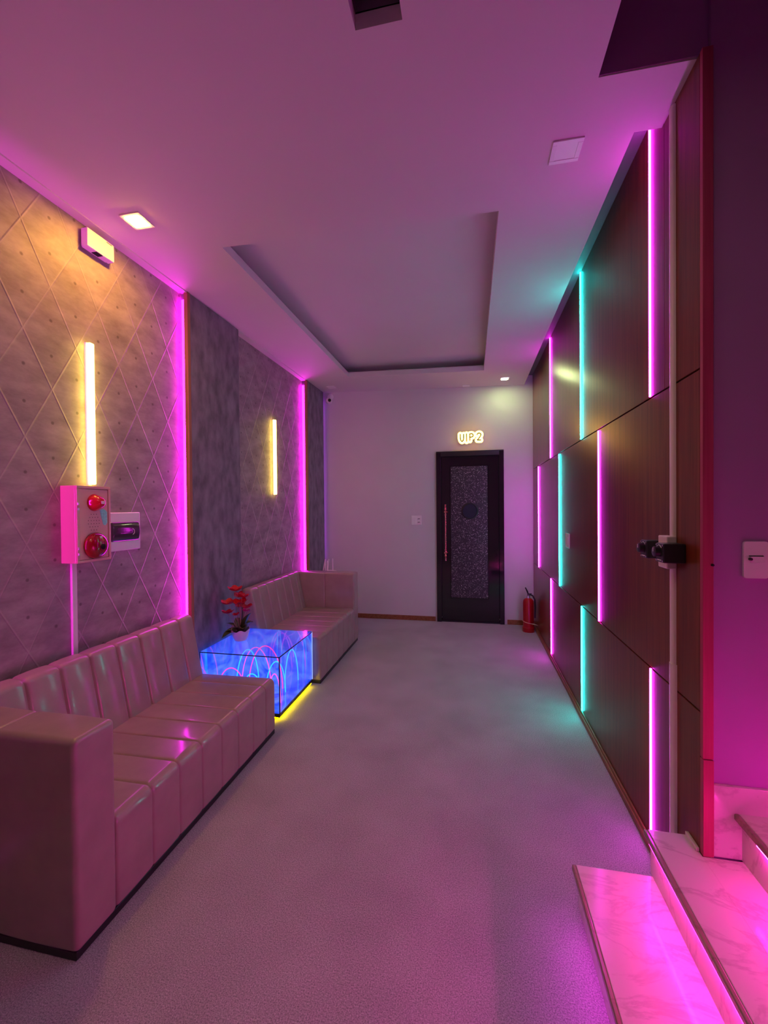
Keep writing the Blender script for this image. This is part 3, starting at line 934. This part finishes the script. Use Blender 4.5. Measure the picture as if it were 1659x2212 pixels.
MB().lathe([(0.088, 0.0), (0.088, 0.007), (0.0, 0.008)], (-0.016, yl - 0.002, 1.394), (0, -1, 0), 40).build('porthole_glass', M['port'], pr, smooth=True)
hx = -0.315
hd = MB().cyl((hx, yl - 0.055, 0.775), (hx, yl - 0.055, 1.478), 0.0095, None, 16).build('door_handle', M['copper'], dr, smooth=True)
for zz in (0.875, 1.385):
    mb = MB()
    mb.lathe([(0.016, 0.0), (0.016, 0.010), (0.009, 0.014), (0.009, 0.05), (0.016, 0.05), (0.016, 0.062), (0.012, 0.066)], (hx, yl, zz), (0, -1, 0), 20)
    for dz in (-0.036, 0.036):
        mb.lathe([(0.014, -0.006), (0.016, 0), (0.014, 0.006)], (hx, yl - 0.055, zz + dz), (0, 0, 1), 18)
    for dx in (-0.02, 0.02):
        mb.lathe([(0.001, -0.008), (0.010, 0), (0.001, 0.008)], (hx + dx, yl - 0.014, zz), (1, 0, 0), 12)
    mb.build('handle_mount', M['copper'], hd, smooth=True)

# ------------------------------------------------------------------ neon sign VIP 2
ysg = YE - 0.075
sg = thing('neon_sign', 'glowing yellow contour sign with thin dark letters above the black door', 'sign', (0, YE, 2.22))
strokes = {
    'U': [(-0.127, 2.338), (-0.127, 2.30), (-0.124, 2.276), (-0.116, 2.258), (-0.105, 2.250), (-0.094, 2.258), (-0.088, 2.276), (-0.086, 2.30), (-0.086, 2.336)],
    'I': [(-0.051, 2.340), (-0.050, 2.250)],
    'P': [(-0.011, 2.258), (-0.012, 2.338), (0.008, 2.341), (0.022, 2.336), (0.029, 2.321), (0.024, 2.305), (0.008, 2.299), (-0.010, 2.299)],
    'two': [(0.076, 2.326), (0.080, 2.337), (0.092, 2.344), (0.108, 2.343), (0.119, 2.334), (0.120, 2.320), (0.112, 2.302), (0.096, 2.281), (0.079, 2.260), (0.118, 2.258)],
}
mb = MB(); mk = MB()
def strip(mb_, pts, r, y, ry, seg=14):
    P = [Vector((p[0], 0, p[1])) for p in pts]
    for a, b in zip(P, P[1:]):
        mb_.cyl((a.x, y - ry, a.z), (a.x, y + ry, a.z), r, None, seg)
        d = (b - a).normalized(); n = Vector((-d.z, 0, d.x)) * r
        q = [a + n, a - n, b - n, b + n]
        mb_.plate([(v.x, y - ry, v.z) for v in q], (0, 2 * ry, 0))
    b = P[-1]
    mb_.cyl((b.x, y - ry, b.z), (b.x, y + ry, b.z), r, None, seg)
for k, pts in strokes.items():
    strip(mb, pts, 0.031, ysg, 0.008)
    strip(mk, pts, 0.0305, ysg + 0.011, 0.003)
    md = MB()
    strip(md, pts, 0.0062, ysg - 0.0105, 0.0028, 8)
    md.build('letter', M['letter'], sg)
mb.build('glow_body', L['sign'], sg)
mk.build('back_plate', M['steel'], sg)  # added behind the glow to keep its light off the wall
for x in (-0.10, 0.0, 0.10):
    MB().cyl((x, YE, 2.30), (x, ysg + 0.014, 2.30), 0.005, None, 10).build('standoff', M['steel'], sg)

# ------------------------------------------------------------------ end wall fittings
sw = thing('wall_switch', 'white square socket and switch plate on the grey wall left of the door', 'switch', (-0.687, YE, 1.22))
MB().box(-0.752, -0.622, YE - 0.010, YE, 1.222, 1.340, 0.003).build('plate', M['white'], sw)
MB().box(-0.742, -0.690, YE - 0.013, YE - 0.009, 1.236, 1.326, 0.002).build('rocker', M['white'], sw)
for zz in (1.300, 1.256):
    MB().box(-0.668, -0.640, YE - 0.0108, YE - 0.0095, zz - 0.003, zz + 0.003).box(-0.668, -0.664, YE - 0.0108, YE - 0.0095, zz - 0.010, zz + 0.003).build('socket_slot', M['dark'], sw)

cm = thing('security_camera', 'small white round security camera in the top left corner of the grey wall', 'camera', (-1.818, YE, 2.90))
MB().lathe([(0.040, 0.0), (0.040, 0.020), (0.034, 0.028), (0.016, 0.034)], (-1.818, YE, 2.918), (0, -1, 0), 28).build('mount', M['white'], cm, smooth=True)
MB().cyl((-1.818, YE - 0.03, 2.915), (-1.818, YE - 0.06, 2.875), 0.013, 0.012, 14).build('arm', M['white'], cm, smooth=True)
bd = MB().lathe([(0.0, -0.044), (0.024, -0.038), (0.040, -0.018), (0.044, 0.0), (0.040, 0.018), (0.034, 0.028)], (-1.818, YE - 0.075, 2.852), (0.25, -1, 0.0), 28).build('body', M['white'], cm, smooth=True)
MB().lathe([(0.022, 0.018), (0.020, 0.036), (0.0, 0.040)], (-1.812, YE - 0.075, 2.852), (0.40, -1, 0.0), 24).build('lens', M['blackgloss'], bd, smooth=True)

# white ornament of thin upright sticks on the far sofa arm
zt = 0.757
def onY(px, pz): return (px, 4.40, pz)
orn = MB()
def bar(a, b, r=0.0055): orn.tube([onY(*a), onY(*b)], r, 8)
bar((-1.600, zt + 0.004), (-1.575, zt + 0.128)); bar((-1.578, zt + 0.004), (-1.573, zt + 0.128))
bar((-1.557, zt + 0.006), (-1.552, zt + 0.112)); bar((-1.548, zt + 0.01), (-1.533, zt + 0.130))
bar((-1.557, zt + 0.006), (-1.452, zt + 0.004)); bar((-1.490, zt + 0.006), (-1.490, zt + 0.135))
tag(orn.build('letter_ornament', M['white'], smooth=True), 'small white stick letters standing on the far sofa arm', 'ornament')

# ------------------------------------------------------------------ fire extinguisher
ex, ey = 0.640, 5.100
fx = thing('fire_extinguisher', 'red fire extinguisher on the carpet in the corner right of the door', 'fire extinguisher', (ex, ey, 0))
MB().lathe([(0.066, 0.0), (0.068, 0.004), (0.068, 0.05), (0.062, 0.056), (0.060, 0.058), (0.060, 0.335), (0.055, 0.360), (0.040, 0.378), (0.020, 0.386), (0.016, 0.388)], (ex, ey, 0), seg=32).build('cylinder', M['extred'], fx, smooth=True)
MB().lathe([(0.018, 0.386), (0.018, 0.412), (0.012, 0.416)], (ex, ey, 0), seg=18).build('neck', M['steel'], fx, smooth=True)
MB().box(ex - 0.012, ex + 0.014, ey - 0.012, ey + 0.012, 0.412, 0.440, 0.002).build('valve', M['black'], fx)
MB().tube([(ex - 0.004, ey, 0.436), (ex - 0.012, ey - 0.01, 0.462), (ex - 0.035, ey - 0.02, 0.510)], [0.008, 0.009, 0.006], 8).tube([(ex, ey, 0.428), (ex + 0.035, ey - 0.01, 0.440)], [0.007, 0.005], 8).build('handle', M['black'], fx)
MB().tube([(ex + 0.010, ey, 0.428), (ex + 0.045, ey - 0.01, 0.418), (ex + 0.070, ey - 0.01, 0.37), (ex + 0.074, ey - 0.01, 0.28), (ex + 0.072, ey - 0.01, 0.16)], 0.009, 10).build('hose', M['black'], fx, smooth=True)
pts = [(ex + 0.0625 * math.cos(a), ey + 0.0625 * math.sin(a), 0.108 - 0.012 * math.cos(a)) for a in [2 * PI * k / 32 for k in range(33)]]
MB().tube(pts, 0.0045, 6).tube([(ex + 0.03, ey - 0.056, 0.10), (XW - 0.004, ey - 0.075, 0.094)], 0.004, 6).build('tie_cord', M['strap'], fx)

# ------------------------------------------------------------------ wood wall fittings
ws = thing('wall_switch', 'white switch plate on the wood wall beside the cyan light line', 'switch', (XW, 3.49, 1.12))
MB().box(XW - 0.008, XW, 3.432, 3.550, 1.122, 1.236, 0.003).build('plate', M['white'], ws)
MB().box(XW - 0.011, XW - 0.007, 3.460, 3.522, 1.150, 1.210, 0.002).build('rocker', M['white'], ws)

def half_round(mb_, y0, y1, depth, z0, z1):
    pts = [Vector(((XW) - depth * math.sin(PI * k / 8) ** 0.6, (y0 + y1) / 2 - (y1 - y0) / 2 * math.cos(PI * k / 8), 0)) for k in range(9)]
    a = [mb_.bm.verts.new((p.x, p.y, z0)) for p in pts]
    b = [mb_.bm.verts.new((p.x, p.y, z1)) for p in pts]
    mb_.skin([a, b], True, True)
mb = MB(); half_round(mb, 1.728, 1.760, 0.013, 0.862, 2.905); half_round(mb, 1.722, 1.762, 0.015, 0.048, 0.862)
tag(mb.build('cable_trunking', M['cream'], smooth=True), 'long cream cable trunking running up the wood wall through the dimmers', 'cable trunking')

so = thing('wall_socket', 'white socket plate on the wood wall trunking between two black dimmers', 'socket', (XW, 1.757, 1.215))
MB().box(XW - 0.034, XW, 1.722, 1.796, 1.214, 1.334, 0.004).build('plate', M['cream'], so)
MB().box(XW - 0.036, XW - 0.033, 1.742, 1.776, 1.240, 1.308, 0.002).build('outlet_face', M['white'], so)
def dimmer(y0, y1, lab):
    t = thing('dimmer', lab, 'dimmer', (XW, (y0 + y1) / 2, 1.243), 'black dimmers on the wood wall')
    MB().box(XW - 0.072, XW + 0.001, y0, y1, 1.243, 1.312, 0.005, 2).build('case', M['black'], t)
    yc, zk = (y0 + y1) / 2, 1.282
    k = MB().lathe([(0.019, 0.0), (0.018, 0.018), (0.015, 0.020), (0.0, 0.020)], (XW - 0.072, yc, zk), (-1, 0, 0), 22).build('knob', M['black'], t, smooth=True)
    MB().box(XW - 0.0935, XW - 0.0915, yc - 0.0015, yc + 0.0015, zk, zk + 0.014).build('pointer', M['rope'], k)
    MB().tube([(XW - 0.073, yc + 0.0235 * math.cos(a), zk + 0.0235 * math.sin(a)) for a in [-0.3 + i * 0.25 for i in range(12)]], 0.0016, 6).build('dial_scale', M['rope'], t)
    MB().box(XW - 0.0735, XW - 0.071, yc - 0.016, yc + 0.014, 1.250, 1.254).build('label_strip', M['rope'], t)
    for yy in (y0 + 0.007, y1 - 0.007):
        for zz in (1.250, 1.305):
            MB().lathe([(0.003, 0.0), (0.003, 0.001), (0, 0.0015)], (XW - 0.072, yy, zz), (-1, 0, 0), 10).build('screw', M['steel'], t)
dimmer(1.655, 1.720, 'black dimmer with knob nearer the stair, right of the white socket plate')
dimmer(1.800, 1.862, 'black dimmer with knob behind the white socket plate, nearer the door')

# key switch plate on the stair wall
kp = thing('key_switch_plate', 'rounded white key switch plate on the purple stair wall', 'switch', (0.890, YS, 1.21))
pts = round_poly([(0.856, 1.212), (0.924, 1.212), (0.924, 1.330), (0.856, 1.330)], 0.008, 4)
MB().plate([(p[0], YS, p[1]) for p in pts], (0, -0.008, 0)).build('plate', M['white'], kp)
MB().box(0.874, 0.914, YS - 0.0092, YS - 0.0075, 1.262, 1.282, 0.0005, 1).build('card_holder', M['white'], kp)
MB().box(0.870, 0.910, YS - 0.0095, YS - 0.0075, 1.2825, 1.2850).build('card_slot', M['dark'], kp)
MB().lathe([(0.0048, 0.0), (0.0045, 0.008), (0.0, 0.009)], (0.8725, YS - 0.008, 1.274), (0, -1, 0), 14).build('key_knob', M['black'], kp, smooth=True)
tag(MB().lathe([(0.0045, 0.0), (0.004, 0.005), (0.0, 0.006)], (0.762, YS - 0.018, 1.254), (0, -1, 0), 14).build('screw_head', M['black'], smooth=True),
    'small dark screw head on the red lit end of the wood wall', 'screw')

# ------------------------------------------------------------------ world, camera, view
w = bpy.data.worlds.new('World'); SC.world = w
w.use_nodes = True
w.node_tree.nodes['Background'].inputs['Color'].default_value = (0.30, 0.16, 0.34, 1)
w.node_tree.nodes['Background'].inputs['Strength'].default_value = 0.05

yaw, pitch, roll = math.radians(11.69834705), math.radians(-0.6377995), math.radians(0.51107464)
R = Matrix.Rotation(yaw, 3, 'Z') @ Matrix.Rotation(pitch, 3, 'X') @ Matrix.Rotation(roll, 3, 'Y')
right, fwd, up = R.col[0], R.col[1], R.col[2]
cam = bpy.data.cameras.new('Camera')
cam.sensor_fit = 'HORIZONTAL'; cam.sensor_width = 36.0
cam.lens = 910.495 / 1659 * 36.0
cam.clip_start = 0.02
co = bpy.data.objects.new('Camera', cam); COL.objects.link(co)
mw = Matrix.Identity(4)
for i in range(3):
    mw[i][0] = right[i]; mw[i][1] = up[i]; mw[i][2] = -fwd[i]
mw.translation = Vector((0, 0, 1.45))
co.matrix_world = mw
SC.camera = co

SC.view_settings.view_transform = 'Standard'
SC.view_settings.look = 'None'
SC.view_settings.gamma = 1.0
SC.view_settings.exposure = 0.0
SC.view_settings.use_curve_mapping = False
SC.render.engine = 'CYCLES'
cy = SC.cycles
cy.use_denoising = True
cy.max_bounces = 10
cy.diffuse_bounces = 5
cy.glossy_bounces = 4
cy.transparent_max_bounces = 12
cy.sample_clamp_indirect = 6.0
cy.caustics_reflective = False
cy.caustics_refractive = False
